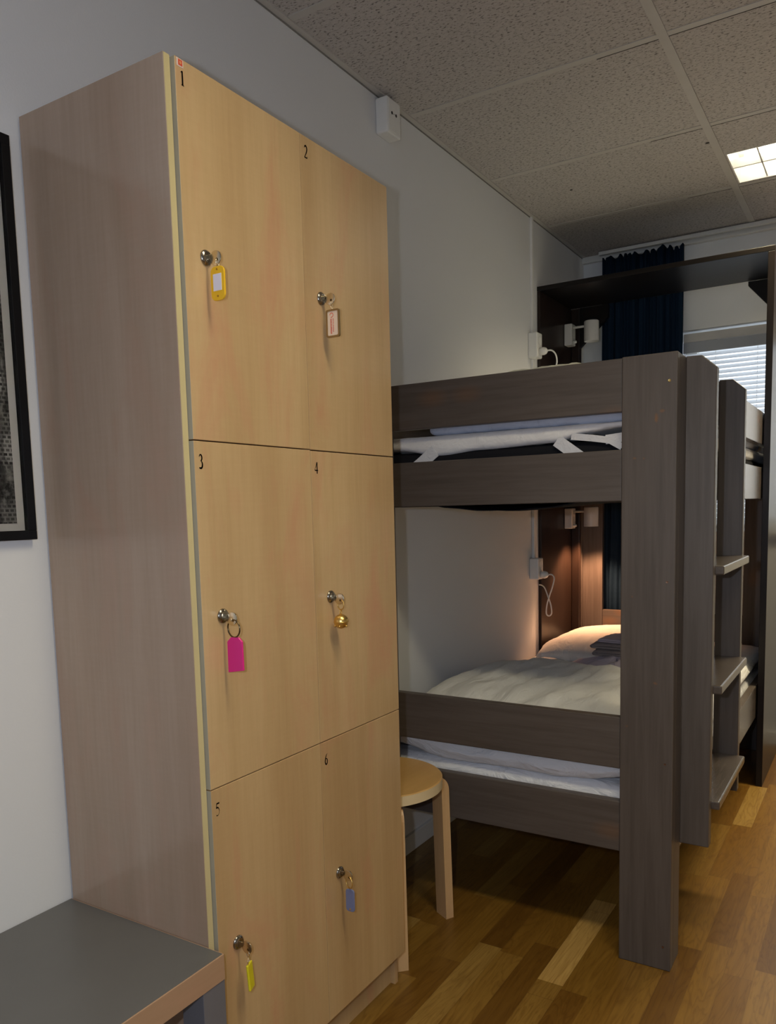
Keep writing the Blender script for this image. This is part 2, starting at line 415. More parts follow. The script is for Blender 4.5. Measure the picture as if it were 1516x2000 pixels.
# grid: main bars along the room, cross bars across, each with a hairline gap beside it
def trim(n, x0, x1, y0, y1, z0, z1, m=GRID, **k): return struct(box('trim_%d' % n, x0, x1, y0, y1, z0, z1, m, **k))
n = 1
for gx in (0.7785, 0.7785 + 1.2):
    trim(n, gx - .0125, gx + .0125, YN, YB, CEIL - .004, CEIL + .004); n += 1
for by in bars_y:
    for (x0, x1) in ((0.02, .766), (.791, 1.966), (1.991, XR)):
        trim(n, x0, x1, by - .011, by + .011, CEIL - .002, CEIL + .004); n += 1
b = B()
for k, by in enumerate(bars_y):
    b.box(.60, .766, by + .0112, by + .0135, CEIL - .0026, CEIL - .0005)
    b.box(.791, 1.1, by + .0112, by + .0135, CEIL - .0026, CEIL - .0005)
struct(b.build('trim_%d' % n, GAP)); n += 1
trim(n, 0, .019, YN, YB, CEIL - .004, CEIL + .002); n += 1
trim(n, 0, .0025, YN, YB, CEIL - .007, CEIL - .004, plain('painted_seam_shadow', (.22, .21, .19), .9)); n += 1  # thin dark strip painted as the shadow line under the edge trim
cl_ = bpy.data.objects['ceiling']
for (x, y, rx) in ((.758, 3.027, .007), (.238, 3.149, .0055), (.199, 2.893, .007)):
    B().cyl((x, y, CEIL - .0008), (x, y, CEIL + .001), rx, seg=9).build('tile_chip', GAP, cl_)
# curtain track / cornice on the window wall
trim(n, 0.0, XR, YB - .028, YB, CEIL - .031, CEIL - .001, TRIMW, bev=.003); n += 1
struct(box('baseboard_left', 0, .012, 1.56, YB, 0, .06, TRIMW, bev=.002))
struct(box('baseboard_back', 0.012, XR, YB - .012, YB, 0, .06, TRIMW, bev=.002))

# ------------------------------------------------------------------ light fixtures
EMIT = bpy.data.materials.new('fluorescent_tube_glow'); EMIT.use_nodes = True
nt = EMIT.node_tree; pb = nt.nodes['Principled BSDF']
pb.inputs['Emission Color'].default_value = (1.0, 0.93, 0.80, 1); pb.inputs['Emission Strength'].default_value = 9.0
pb.inputs['Base Color'].default_value = (0.9, 0.9, 0.85, 1)
REFL = plain('white_louvre_reflector', (0.80, 0.78, 0.72), 0.3)
def fixture(y0, y1, label, watt, color):
    t = thing('ceiling_light', label, 'ceiling light', ((FX0 + FX1) / 2, (y0 + y1) / 2, CEIL), 'recessed fluorescent ceiling lights')
    b = B()
    b.box(FX0, FX1, y0, y1, CEIL + .085, CEIL + .09); b.box(FX0, FX0 + .004, y0, y1, CEIL - .001, CEIL + .09); b.box(FX1 - .004, FX1, y0, y1, CEIL - .001, CEIL + .09)
    b.box(FX0, FX1, y0, y0 + .004, CEIL - .001, CEIL + .09); b.box(FX0, FX1, y1 - .004, y1, CEIL - .001, CEIL + .09)
    b.build('housing', REFL, t)
    b = B()
    ym = (y0 + y1) / 2
    b.box(FX0 + .004, FX1 - .004, ym - .004, ym + .004, CEIL + .002, CEIL + .034)
    k = FX0 + .1
    while k < FX1 - .05: b.box(k - .0025, k + .0025, y0 + .004, y1 - .004, CEIL + .002, CEIL + .034); k += .1
    b.build('louvre', REFL, t)
    for yy in (y0 + .08, y1 - .08):
        o = B().cyl((FX0 + .03, yy, CEIL + .062), (FX1 - .03, yy, CEIL + .062), .013, seg=16).build('tube', EMIT, t, smooth=True)
    light('ceiling_light_lamp', 'AREA', ((FX0 + FX1) / 2, ym, CEIL + .001), watt, color, parent=t, shape='RECTANGLE', size=1.12, size_y=.20, spread=R_(125))
    return t
fixture(*FIX[0], 'recessed fluorescent ceiling light with louvre, shining near the window end of the ceiling', FIXTURE_W, (1.0, 0.84, 0.52))
fixture(*FIX[1], 'recessed fluorescent ceiling light with louvre, over the lockers nearer the camera', FIXTURE2_W, (1.0, 0.87, 0.56))

# ------------------------------------------------------------------ window, blind, curtain
b = B()
for a in ((WX0, WX0 + .05, WZ0, WZ1), (WX1 - .05, WX1, WZ0, WZ1), (WX0, WX1, WZ0, WZ0 + .05), (WX0, WX1, WZ1 - .06, WZ1), (1.18, 1.24, WZ0, WZ1)):
    b.box(a[0], a[1], YB + .12, YB + .18, a[2], a[3], .003)
win = struct(b.build('window_1', TRIMW))
GLASS = bpy.data.materials.new('window_glass'); GLASS.use_nodes = True
g = GLASS.node_tree.nodes['Principled BSDF']; g.inputs['Transmission Weight'].default_value = 1.0; g.inputs['Roughness'].default_value = 0.0; g.inputs['IOR'].default_value = 1.02
box('window_pane', WX0 + .05, WX1 - .05, YB + .145, YB + .149, WZ0 + .05, WZ1 - .06, GLASS, win)
struct(box('trim_60', WX0 - .02, WX1 + .02, YB - .03, YB + .12, WZ0 - .02, WZ0, TRIMW, bev=.004))
# daylight reaching the blind from outside
light('daylight_far_window', 'AREA', ((WX0 + WX1) / 2, YB + .30, 1.45), 6.0, (0.88, 0.94, 1.0), shape='RECTANGLE', size=1.4, size_y=.85, rot=(R_(-90), 0, 0))
bt = thing('venetian_blind', 'white slatted venetian blind, lit by daylight, lowered in the window', 'blind', ((WX0 + WX1) / 2, YB + .03, WZ0))
b = B(); b.box(WX0 + .01, WX1 - .01, YB + .005, YB + .05, 1.885, 1.925, .003); b.build('headrail', WMETAL, bt)
b = B(); b.box(WX0 + .01, WX1 - .01, YB + .002, YB + .012, 1.835, 1.884, .002); b.build('valance', plain('grey_blind_valance', (.42, .44, .48), .45), bt)
SLAT = bpy.data.materials.new('blind_slat'); SLAT.use_nodes = True
st = SLAT.node_tree; sp_ = st.nodes['Principled BSDF']; sp_.inputs['Base Color'].default_value = (.8, .82, .84, 1); sp_.inputs['Roughness'].default_value = .5
tr = st.nodes.new('ShaderNodeBsdfTranslucent'); tr.inputs['Color'].default_value = (.85, .88, .92, 1)
mx = st.nodes.new('ShaderNodeMixShader'); mx.inputs[0].default_value = 0.45
st.links.new(sp_.outputs[0], mx.inputs[1]); st.links.new(tr.outputs[0], mx.inputs[2]); st.links.new(mx.outputs[0], st.nodes['Material Output'].inputs['Surface'])
b = B(); z = 1.03; yc = YB + .03
while z < 1.835:
    pts = [];  # gently bowed slat, tilted
    for k in range(5):
        u = -0.0125 + 0.025 * k / 4; hgt = 0.0022 * (1 - (u / .0125) ** 2)
        a = R_(48); pts.append((yc + u * math.cos(a) - hgt * math.sin(a), z + u * math.sin(a) + hgt * math.cos(a)))
    t = bmesh.new(); A_ = [t.verts.new((WX0 + .015, p[0], p[1])) for p in pts]; B_ = [t.verts.new((WX1 - .015, p[0], p[1])) for p in pts]
    for k in range(4): t.faces.new((A_[k], A_[k + 1], B_[k + 1], B_[k]))
    b.join(t); z += .0215
b.build('slats', SLAT, bt, smooth=True)
for xx in (.62, .80, 1.2, 1.7): B().cyl((xx, yc, 1.02), (xx, yc, 1.88), .0009, seg=6).build('ladder_cord', TRIMW, bt)
B().box(WX0 + .012, WX1 - .012, yc - .012, yc + .012, 1.012, 1.026, .003).build('bottom_rail', WMETAL, bt)

# curtain, gathered, hanging from the track by the left corner
def curtain():
    me = bpy.data.meshes.new('curtain'); bm = bmesh.new(); nx, nz = 150, 40
    x0, x1, z0, z1 = 0.115, 0.492, 0.06, 2.318; grid = []
    for j in range(nz + 1):
        tz = j / nz; z = z0 + (z1 - z0) * tz; row = []
        for i in range(nx + 1):
            tx = i / nx
            amp = 0.016 + 0.006 * math.sin(3 * tx * 6.28)
            ph = tx * 2 * math.pi * 11 + 2.6 * noise.noise(Vector((tx * 5, .3, tz * .5))) * 2
            f = math.sin(ph) * (.7 + .5 * noise.noise(Vector((tx * 9, 4, 0)))) + .35 * math.sin(ph * 2.3 + tz)
            x = x0 + (x1 - x0) * tx + 0.006 * math.sin(tz * 7 + tx * 11) * (1 - tz)
            top = (0.010 * math.sin(ph + 1.2) + .016 * noise.noise(Vector((tx * 6, 7, 0))) - .006) * max(0, (tz - .965) / .035)
            row.append(bm.verts.new((x, YB - .075 + amp * f, z + top)))
        grid.append(row)
    for j in range(nz):
        for i in range(nx): bm.faces.new((grid[j][i], grid[j][i + 1], grid[j + 1][i + 1], grid[j + 1][i]))
    bm.to_mesh(me); bm.free()
    o = link('curtain', me, CURT, None, True)
    s = o.modifiers.new('thick', 'SOLIDIFY'); s.thickness = .0015
    tag(o, 'dark navy gathered curtain hanging at the left of the window', 'curtain'); return o
curtain()
b = B()
b.box(.10, 1.9, YB - .085, YB - .065, CEIL - .022, CEIL - .006, .002)
tag(b.build('curtain_rail', TRIMW), 'white curtain rail along the ceiling over the window wall', 'curtain rail')

# ------------------------------------------------------------------ locker cabinet
LX, DX, LY0, LY1, LH = 0.352, 0.372, 0.9224, 1.5476, 1.8314
PT = 0.013
lk = thing('locker_cabinet', 'tall birch laminate locker cabinet with six numbered doors against the left wall', 'locker', (LX / 2, (LY0 + LY1) / 2, 0))
YD0 = LY0 + PT + .0005
box('side_panel', 0.004, LX + .01, LY0, LY0 + PT, 0, LH + .003, BIRCH_SHADED, lk, .0006)
box('edge_band', LX + .0102, LX + .0108, LY0 + .0005, LY0 + PT - .0005, 0, LH + .002, EDGE, lk)
box('side_panel', 0.004, LX - .001, LY1 - PT, LY1, 0, LH, BIRCH, lk, .0006)
box('top_panel', 0.004, LX - .001, LY0 + PT, LY1 - PT, LH - PT, LH, BIRCH, lk)
box('bottom_panel', 0.004, LX - .001, LY0 + PT, LY1 - PT, .07, .084, BIRCH, lk)
box('back_panel', 0.004, 0.008, LY0 + PT, LY1 - PT, .07, LH - PT, BIRCH, lk)
box('partition', 0.008, LX - .003, 1.2366, 1.2486, .084, LH - PT, BIRCH, lk)
for zz in (1.2546, .6761): box('shelf', 0.008, LX - .003, LY0 + PT, LY1 - PT, zz - .006, zz + .006, BIRCH, lk)
box('plinth', LX - .028, LX - .014, LY0 + PT, LY1 - PT, 0, .07, BIRCH, lk)
def ribbon(b, pts, x=0.0, th=0.0004, close=False):
    """pts: (u, v, width) centre line in the (y, z) plane, made into a thin raised print facing +x"""
    L = []; Rr = []
    for i, (u, v, w_) in enumerate(pts):
        a = pts[max(i - 1, 0)]; c = pts[min(i + 1, len(pts) - 1)]
        du, dv = c[0] - a[0], c[1] - a[1]; n_ = math.hypot(du, dv) or 1
        L.append((u - dv / n_ * w_ / 2, v + du / n_ * w_ / 2)); Rr.append((u + dv / n_ * w_ / 2, v - du / n_ * w_ / 2))
    t = bmesh.new()
    A_ = [t.verts.new((x + th, p[0], p[1])) for p in L]; B_ = [t.verts.new((x + th, p[0], p[1])) for p in Rr]
    for i in range(len(pts) - 1): t.faces.new((A_[i], A_[i + 1], B_[i + 1], B_[i]))
    bmesh.ops.solidify(t, geom=t.faces[:], thickness=th * .9)
    b.join(t)
def arc(cx, cy, rx, ry, a0, a1, w0, w1, n=16, wm=None):
    out = []
    for i in range(n + 1):
        t = i / n; a = R_(a0 + (a1 - a0) * t)
        w_ = w0 + (w1 - w0) * t if wm is None else w0 + (wm - w0) * math.sin(math.pi * t) + (w1 - w0) * t
        out.append((cx + rx * math.cos(a), cy + ry * math.sin(a), w_))
    return out
DIG = {
 '1': [[(.30, .03, .05), (.70, .03, .05)], [(.5, .03, .13), (.5, .95, .13)], [(.5, .97, .03), (.42, .90, .07), (.27, .84, .03)]],
 '2': [arc(.45, .72, .27, .26, 165, -10, .05, .12, wm=.10) + [(.62, .50, .12), (.40, .25, .08), (.15, .04, .05)], [(.13, .05, .10), (.72, .05, .10)], [(.72, .02, .05), (.80, .20, .04)]],
 '3': [arc(.43, .76, .22, .22, 160, -75, .05, .09, wm=.09), arc(.40, .28, .30, .27, 88, -130, .04, .10, wm=.10)],
 '4': [[(.62, .0, .12), (.62, .98, .12)], [(.60, .96, .06), (.10, .31, .05)], [(.08, .28, .09), (.85, .28, .09)]],
 '5': [[(.27, .93, .10), (.76, .93, .10)], [(.30, .95, .06), (.20, .58, .05)], [(.20, .58, .05)] + arc(.36, .32, .34, .31, 90, -120, .12, .08, wm=.05)],
 '6': [[(.76, .97, .03), (.52, .86, .08), (.30, .62, .12), (.20, .34, .13)] + arc(.46, .29, .26, .27, 180, 360, .12, .12) + arc(.46, .31, .26, .24, 0, 150, .11, .04)],
}
def digit(d, y, z, h, parent):
    b = B(); wd = h * .62
    for st_ in DIG[d]: ribbon(b, [(y - wd / 2 + p[0] * wd, z - h / 2 + p[1] * h, p[2] * h * 1.02) for p in st_], DX)
    return b.build('door_number', BLACKP, parent)
doors = [('1', YD0, 1.2424, 1.2556, LH), ('2', 1.2438, LY1, 1.2548, LH), ('3', YD0, 1.2424, .6770, 1.2536), ('4', 1.2438, LY1, .6770, 1.2526),
         ('5', YD0, 1.2424, .084, .6752), ('6', 1.2438, LY1, .084, .6752)]
LOCKZ = {'1': 1.5455, '2': 1.5455, '3': .9655, '4': .9655, '5': .3865, '6': .3865}
NUMZ = {'1': 1.8037, '2': 1.8037, '3': 1.2212, '4': 1.2208, '5': .6405, '6': .6392}
for d, y0, y1, z0, z1 in doors:
    db = B(); db.box(LX + .0005, DX, y0, y1, z0, z1, .0008)
    dr = db.build('door', [BIRCH, DOOR_EDGE], lk, base=None)
    for p in dr.data.polygons:
        if p.normal.y < -.7 and d in '135': p.material_index = 1
    ny = .9505 if d in '135' else 1.2605
    digit(d, ny, NUMZ[d], .0225, dr)
    ly = .9834 if d in '135' else 1.2935
    o = B().lathe([(.0125, 0), (.0125, .0015), (.0115, .003), (.0085, .0045), (.0085, .0062), (.006, .0066), (.0015, .0060)], (DX, ly, LOCKZ[d]), 'x').build('lock_cylinder', CHROME, dr)
    smooth_by_angle(o, 35)
    B().box(DX + .0066, DX + .0072, ly - .0007, ly + .0007, LOCKZ[d] - .004, LOCKZ[d] + .004).build('key_slot', HOLE, dr)
# small red and white sticker over the number 1
b = B(); b.box(DX, DX + .0004, .9395, .9535, 1.8185, 1.8300)
stk = b.build('sticker', plain('sticker_cream', (.75, .60, .52), .5), lk)
b = B(); b.box(DX + .0004, DX + .0007, .9430, .9515, 1.8205, 1.8290)
sp2 = b.build('sticker_print', RED, stk); sp2['label'] = 'red emblem'
b = B(); b.cyl((DX + .0007, .9472, 1.8248), (DX + .0009, .9472, 1.8248), .0022, seg=20); b.build('sticker_emblem', plain('orange_print', (.75, .30, .12), .5), stk)

# ------------------------------------------------------------------ keys with tags
def rounded(x0, x1, z0, z1, r, n=6):
    pts = []
    for cx, cz, a0 in ((x1 - r, z1 - r, 0), (x0 + r, z1 - r, 90), (x0 + r, z0 + r, 180), (x1 - r, z0 + r, 270)):
        for k in range(n + 1):
            a = R_(a0 + 90 * k / n); pts.append((cx + r * math.cos(a), cz + r * math.sin(a)))
    return pts
def key(label, y, z):
    t = thing('key', label, 'key', (DX + .007, y, z), 'keys in the locker doors')
    b = B(); b.box(DX + .0060, DX + .013, y - .0012, y + .0012, z - .0035, z + .0035, .0003); b.build('key_blade', STEEL, t)
    b = B(); b.lathe([(.0108, -.0012), (.0115, -.0008), (.0115, .0008), (.0108, .0012)], (DX + .0210, y, z - .0035), 'y', 28)
    o = b.build('key_bow', STEEL, t); smooth_by_angle(o)
    b = B(); b.lathe([(.0024, -.0014), (.0024, .0014)], (DX + .0245, y, z - .0065), 'y', 16); b.build('key_hole', DKRING, t)
    return t
K1 = key('key with yellow tag in door 1 of the locker', .9834, 1.5455)
B().torus((.3965, .9834, 1.5350), .0050, .0007, (1, .3, 0)).build('ring', STEEL, K1, True)
B().torus((.3965, .9834, 1.5283), .0030, .0007, (.2, 1, 0)).build('link', STEEL, K1, True)
o = B().prism(rounded(.3822, .4112, 1.4755, 1.5285, .0095), 'y', .9814, .9850, .0008).build('key_tag', YEL, K1); o['label'] = 'yellow plastic tag'
b = B(); b.box(.3880, .4055, .9808, .9814, 1.4905, 1.5165); b.build('tag_paper', PAPER, o)
DKO = plain('dark_orange', (.35, .16, .01), .5)
for zz in (1.4822, 1.5235): B().cyl((.3967, .9806, zz), (.3967, .9816, zz), .0016, seg=14).build('tag_eyelet', DKO, o)
K2 = key('key with metal framed beige tag in door 2 of the locker', 1.2935, 1.5455)
b = B()
for k, zz in enumerate((1.5375, 1.5330, 1.5285, 1.5245)): b.torus((.3955 + .0005 * k, 1.2935, zz), .0026, .0006, (1, 0, 0) if k % 2 else (0, 1, 0), seg=20)
b.build('chain', STEEL, K2, True)
b = B(); outer = rounded(.3838, .4145, 1.4695, 1.5215, .004); inner = rounded(.3870, .4113, 1.4727, 1.5183, .0025)
t = bmesh.new()
for yy, rev in ((1.2915, False), (1.2955, True)):
    A_ = [t.verts.new((p[0], yy, p[1])) for p in outer]; B_ = [t.verts.new((p[0], yy, p[1])) for p in inner]
    if not rev: A0, B0_ = A_, B_
    for i in range(len(A_)): j = (i + 1) % len(A_); t.faces.new((A_[i], A_[j], B_[j], B_[i]))
for P0, P1 in ((A0, A_), (B0_, B_)):
    for i in range(len(P0)): j = (i + 1) % len(P0); t.faces.new((P0[i], P0[j], P1[j], P1[i]))
bmesh.ops.recalc_face_normals(t, faces=t.faces); b.join(t)
fr = b.build('tag_frame', plain('antique_brass', (.42, .32, .17), .4, 1.0), K2)
ins = B().prism(inner, 'y', 1.2925, 1.2945).build('tag_insert', BEIGE, fr)
b = B()
def stroke_y(b, pts, w_, y):
    t = bmesh.new(); L = []
    for i, (u, v) in enumerate(pts):
        a = pts[max(i - 1, 0)]; c = pts[min(i + 1, len(pts) - 1)]; du, dv = c[0] - a[0], c[1] - a[1]; n_ = math.hypot(du, dv) or 1
        L.append((t.verts.new((u - dv / n_ * w_ / 2, y, v + du / n_ * w_ / 2)), t.verts.new((u + dv / n_ * w_ / 2, y, v - du / n_ * w_ / 2))))
    for p, q_ in zip(L, L[1:]): t.faces.new((p[0], q_[0], q_[1], p[1]))
    bmesh.ops.recalc_face_normals(t, faces=t.faces); bmesh.ops.solidify(t, geom=t.faces[:], thickness=.0002); b.join(t)
stroke_y(b, [(.3965 + .0038 * math.cos(R_(a)), 1.5110 + .0040 * math.sin(R_(a))) for a in range(-120, 200, 20)], .0011, 1.2923)
zz = 1.5040
random.seed(3)
while zz > 1.4765:
    stroke_y(b, [(.3942, zz), (.3942 + random.uniform(.002, .0032), zz)], .0009, 1.2923); zz -= .0016
stroke_y(b, [(.3940, 1.5040), (.3940, 1.4765)], .0005, 1.2923)
zz = 1.5040
while zz > 1.4790:
    stroke_y(b, [(.3992, zz), (.3992 + random.uniform(.001, .0026), zz)], .0008, 1.2923); zz -= .0016
b.build('tag_print', RED, fr)
K3 = key('key with large dark ring and pink tag in door 3 of the locker', .983, .9655)
B().torus((.3900, .983, .9595), .0030, .0008, (.5, 1, 0)).build('link', STEEL, K3, True)
o = B().torus((.3962, .983, .9455), .0150, .0013, (.12, 1, 0)).build('ring', DKRING, K3, True); o['label'] = 'dark bronze split ring'
b = B(); b.prism([(.3812, .8700), (.4148, .8755), (.4142, .9240), (.4070, .9312), (.3900, .9305), (.3815, .9225)], 'y', .9812, .9850, .0007)
o = b.build('key_tag', PINK, K3); o['label'] = 'pink plastic tag'
K4 = key('key with golden bell charm in door 4 of the locker', 1.2935, .9655)
B().torus((.3962, 1.2935, .9500), .0098, .0010, (.25, 1, 0)).build('ring', BRASS, K4, True)
B().torus((.3958, 1.2935, .9350), .0035, .0009, (1, 0, 0)).build('link', BRASS, K4, True)
b = B(); prof = [(.0145 * math.sin(math.pi * k / 16) + 1e-4, -.0145 * math.cos(math.pi * k / 16)) for k in range(17)]
b.lathe(prof, (.3958, 1.2935, .9165)); bell = b.build('bell_charm', BRASS, K4, True)
b = B(); b.torus((.3958, 1.2935, .9160), .0143, .0009, (0, 0, 1), seg=36)
for a in range(5): b.lathe([(.0022 * math.sin(math.pi * k / 6) + 1e-5, -.0022 * math.cos(math.pi * k / 6)) for k in range(7)], (.3958 + .0125 * math.cos(a * 1.26), 1.2935 + .0125 * math.sin(a * 1.26), .9075), seg=10)
b.build('bell_ornament', BRASS, bell, True)
K5 = key('key with narrow lemon yellow tag in door 5 of the locker', .983, .3865)
B().torus((.3945, .983, .3715), .0052, .0007, (.3, 1, 0)).build('link', STEEL, K5, True)
B().torus((.3962, .983, .3590), .0078, .0007, (1, .6, 0)).build('ring', STEEL, K5, True)
b = B(); b.box(-.0022, .0022, -.011, .011, -.0230, .0230, .0015, M=Matrix.Translation((.3982, .983, .3320)) @ Matrix.Rotation(R_(-5), 4, 'Y') @ Matrix.Rotation(R_(22), 4, 'Z'))
o = b.build('key_tag', LEMON, K5); o['label'] = 'lemon yellow tag seen edge on'
K6 = key('key with blue-grey tag in door 6 of the locker', 1.2935, .3875)
B().torus((.3955, 1.2935, .3700), .0125, .0011, (.45, 1, 0)).build('ring', BRASS, K6, True)
o = B().prism(rounded(.3868, .4078, .3075, .3555, .006), 'y', 1.2918, 1.2952, .0008).build('key_tag', BLUE, K6); o['label'] = 'blue-grey plastic tag'
b = B(); b.lathe([(.0022, -.0004), (.0022, .0004)], (.3978, 1.2914, .3130), 'y', 12); b.build('tag_eyelet', STEEL, o)

# ------------------------------------------------------------------ side table
TZ = .4053; TY1 = .9205; TY0 = .37
tb = thing('side_table', 'low grey side table with wood-coloured edge in front of the locker', 'table', (.2, .65, 0))
b = B(); b.box(0.003, .3975, TY0, TY1 - .0015, TZ - .044, TZ, .0006); b.build('tabletop', GRAYTOP, tb)
b = B(); b.box(.3976, .4005, TY0, TY1 - .0010, TZ - .044, TZ - .0003, .0005); b.box(.003, .3975, TY1 - .0014, TY1 - .0002, TZ - .044, TZ - .0003); e = b.build('edge_band', BIRCH_EDGE, tb); e['label'] = 'wood-patterned edge strip'
for (xa, ya) in ((.349, .870), (.349, TY0), (.003, .870), (.003, TY0)):
    box('leg', xa, xa + .050, ya, ya + .050, 0, TZ - .0441, GRAYLEG, tb, .001)

# ------------------------------------------------------------------ framed picture
pf = thing('picture_frame', 'black framed black and white city photograph on the left wall, beside the locker', 'picture', (0, .64, 1.095))
PY0, PY1, PZ0, PZ1 = .385, .8930, 1.0990, 1.7900; FW = .0165
b = B()
b.box(.0005, .016, PY0, PY1, PZ0, PZ0 + FW, .001); b.box(.0005, .016, PY0, PY1, PZ1 - FW, PZ1, .001)
b.box(.0005, .016, PY0, PY0 + FW, PZ0 + FW, PZ1 - FW, .001); b.box(.0005, .016, PY1 - FW, PY1, PZ0 + FW, PZ1 - FW, .001)
b.build('frame', FRAMEB, pf)
box('mount', .001, .005, PY0 + FW, PY1 - FW, PZ0 + FW, PZ1 - FW, MAT, pf)
q = N('city_photograph')
tc = q.n('ShaderNodeTexCoord'); mp = q.n('ShaderNodeMapping'); q.l(tc.outputs['Object'], mp.inputs['Vector']); mp.inputs['Rotation'].default_value = (0, R_(90), R_(90))
br = q.n('ShaderNodeTexBrick'); br.inputs['Scale'].default_value = 1; br.inputs['Brick Width'].default_value = .0095; br.inputs['Row Height'].default_value = .0075
br.inputs['Mortar Size'].default_value = .0016; br.inputs['Color1'].default_value = (.01, .01, .01, 1); br.inputs['Color2'].default_value = (.13, .13, .13, 1); br.inputs['Mortar'].default_value = (.30, .30, .30, 1)
sx = q.n('ShaderNodeSeparateXYZ'); q.l(tc.outputs['Object'], sx.inputs[0]); cbn = q.n('ShaderNodeCombineXYZ'); q.l(sx.outputs[1], cbn.inputs[0]); q.l(sx.outputs[2], cbn.inputs[1]); q.l(cbn.outputs[0], br.inputs['Vector'])
nz = q.noise(q.coord((60, 60, 60)), 1.0, 5, .7)
f1 = q.ramp(nz, [(.40, (.01, .01, .01)), (.62, (.38, .38, .38))])
big = q.ramp(q.noise(q.coord((11, 11, 11), loc=(0, 3, 1)), 1.0, 2, .5), [(.44, (0, 0, 0)), (.50, (1, 1, 1))])
tone = q.ramp(q.noise(q.coord((24, 24, 12), loc=(0, 1, 5)), 1.0, 1), [(.40, (.25, .25, .25)), (.47, (1, 1, 1)), (.55, (.5, .5, .5)), (.6, (1.6, 1.6, 1.6))])
cc = q.mix(1.0, q.mix(big, br.outputs['Color'], f1), tone, 'MULTIPLY')
sky = q.math('GREATER_THAN', sx.outputs[2], .56)
cc = q.mix(q.math('MULTIPLY', sky, .8), cc, (.16, .16, .16))
q.col(cc); q.set(Roughness=.5)
box('photograph', .005, .0058, PY0 + FW + .0165, PY1 - FW - .0150, PZ0 + FW + .013, PZ1 - FW - .013, q.m, pf)
gm = bpy.data.materials.new('picture_glass'); gm.use_nodes = True
gg = gm.node_tree.nodes['Principled BSDF']; gg.inputs['Transmission Weight'].default_value = 1; gg.inputs['Roughness'].default_value = 0.02; gg.inputs['IOR'].default_value = 1.08
box('glass', .0085, .0100, PY0 + FW, PY1 - FW, PZ0 + FW, PZ1 - FW, gm, pf)

# ------------------------------------------------------------------ ceiling socket, trunking, outlets
so = thing('wall_socket', 'white surface socket high on the left wall, right under the ceiling', 'socket', (0, 2.14, 2.218))
b = B(); b.box(0, .042, 2.106, 2.182, 2.238, 2.338, .005, 3); b.build('housing', PVC, so)
b = B(); b.box(.0418, .0432, 2.113, 2.175, 2.246, 2.329, .0005); cv = b.build('cover', PVC, so)
b = B()
for yy in (2.130, 2.153): b.cyl((.0425, yy, 2.296), (.0440, yy, 2.296), .0045, seg=16)
b.cyl((.0425, 2.141, 2.296), (.0438, 2.141, 2.296), .0015, seg=12)
b.build('socket_hole', HOLE, cv)
b = B(); b.box(0, .012, 3.318, 3.334, .91, 1.765, .002); b.box(0, .012, 3.314, 3.330, 1.87, CEIL - .004, .002)
tag(b.build('cable_trunking', PVC), 'narrow white cable trunking running down the left wall to the outlets', 'cable trunking')
def outlet(name_label, z0, z1, group):
    t = thing('power_outlet', name_label, 'outlet', (0, 3.31, z0), group)
    b = B(); b.box(0, .042, 3.288, 3.348, z0, z1, .005); h = b.build('housing', PVC, t)
    zc = (z0 + z1) / 2
    b = B(); b.lathe([(.018, 0), (.019, .001), (.019, .0018), (.017, .0022), (.016, .001)], (.042, 3.318, zc + .018), 'x'); b.build('socket_face', PVC, t)
    b = B(); b.lathe([(.0155, 0), (.0165, .018), (.013, .028), (.006, .034)], (.042, 3.318, zc - .026), 'x', 24); p = b.build('plug', PVC, t, True)
    return t
outlet('white power outlet with plug on the left wall over the upper bunk', 1.765, 1.870, 'outlets over the bunks')
outlet('white power outlet with plug on the left wall in the lower bunk', .817, .910, 'outlets over the bunks')
cab = B().tube(catmull([(.074, 3.318, 1.792), (.095, 3.32, 1.790), (.112, 3.32, 1.770), (.116, 3.32, 1.735), (.100, 3.32, 1.700), (.085, 3.33, 1.66), (.09, 3.34, 1.58), (.10, 3.36, 1.50)]), .0032).build('lamp_cable', PVC, None, True)
tag(cab, 'white lamp cable looping down from the upper outlet', 'cable')
cab = B().tube(catmull([(.074, 3.318, .838), (.092, 3.32, .838), (.102, 3.32, .822), (.094, 3.32, .785), (.080, 3.32, .745), (.066, 3.325, .700), (.064, 3.325, .665), (.074, 3.33, .655), (.086, 3.33, .668), (.082, 3.33, .705), (.070, 3.33, .74), (.050, 3.345, .775), (.028, 3.368, .785), (.008, 3.388, .785)]), .0030).build('lamp_cable', PVC, None, True)
tag(cab, 'white lamp cable looping down from the lower outlet', 'cable')

# ------------------------------------------------------------------ bunk bed
BX0, BX1, BY0, BY1, BH = .015, .908, 1.906, 3.925, 1.475
bed = thing('bunk_bed', 'grey-brown stained wooden bunk bed with ladder standing along the left wall', 'bed', ((BX0 + BX1) / 2, (BY0 + BY1) / 2, 0))
T = .030
BEDK = stained('grey_brown_stained_pine_with_knots', GL, GD, GK, 0.42, 'z', own=[(.862 - .4615, 1.328, .010, .022, .8), (.875 - .4615, 1.345, .012, .007, .5), (.814 - .4615, 1.2416, .009, .006, .5), (.835 - .4615, 1.240, .006, .005, .4),
    (.8106 - .4615, .917, .006, .008, .45), (.866 - .4615, .712, .011, .008, .6), (.80 - .4615, .60, .008, .006, .3)])
def post(x0, x1, xi, y0, y1, ys, mat=BEDZ):
    """corner post: wide board across the bed end plus a board along the side (L shape)"""
    b = B(); b.box(x0, x1, y0, y1, 0, BH, .0025); b.box(min(xi), max(xi), ys[0], ys[1], 0, BH, .0025)
    return b.build('post', mat, bed)
p1 = post(.783, BX1, (BX1 - T, BX1 - .0005), BY0, BY0 + T, (BY0 + T + .0005, 2.0), BEDK)
post(BX0, .140, (BX0, BX0 + T), BY0, BY0 + T, (BY0 + T, 2.0))
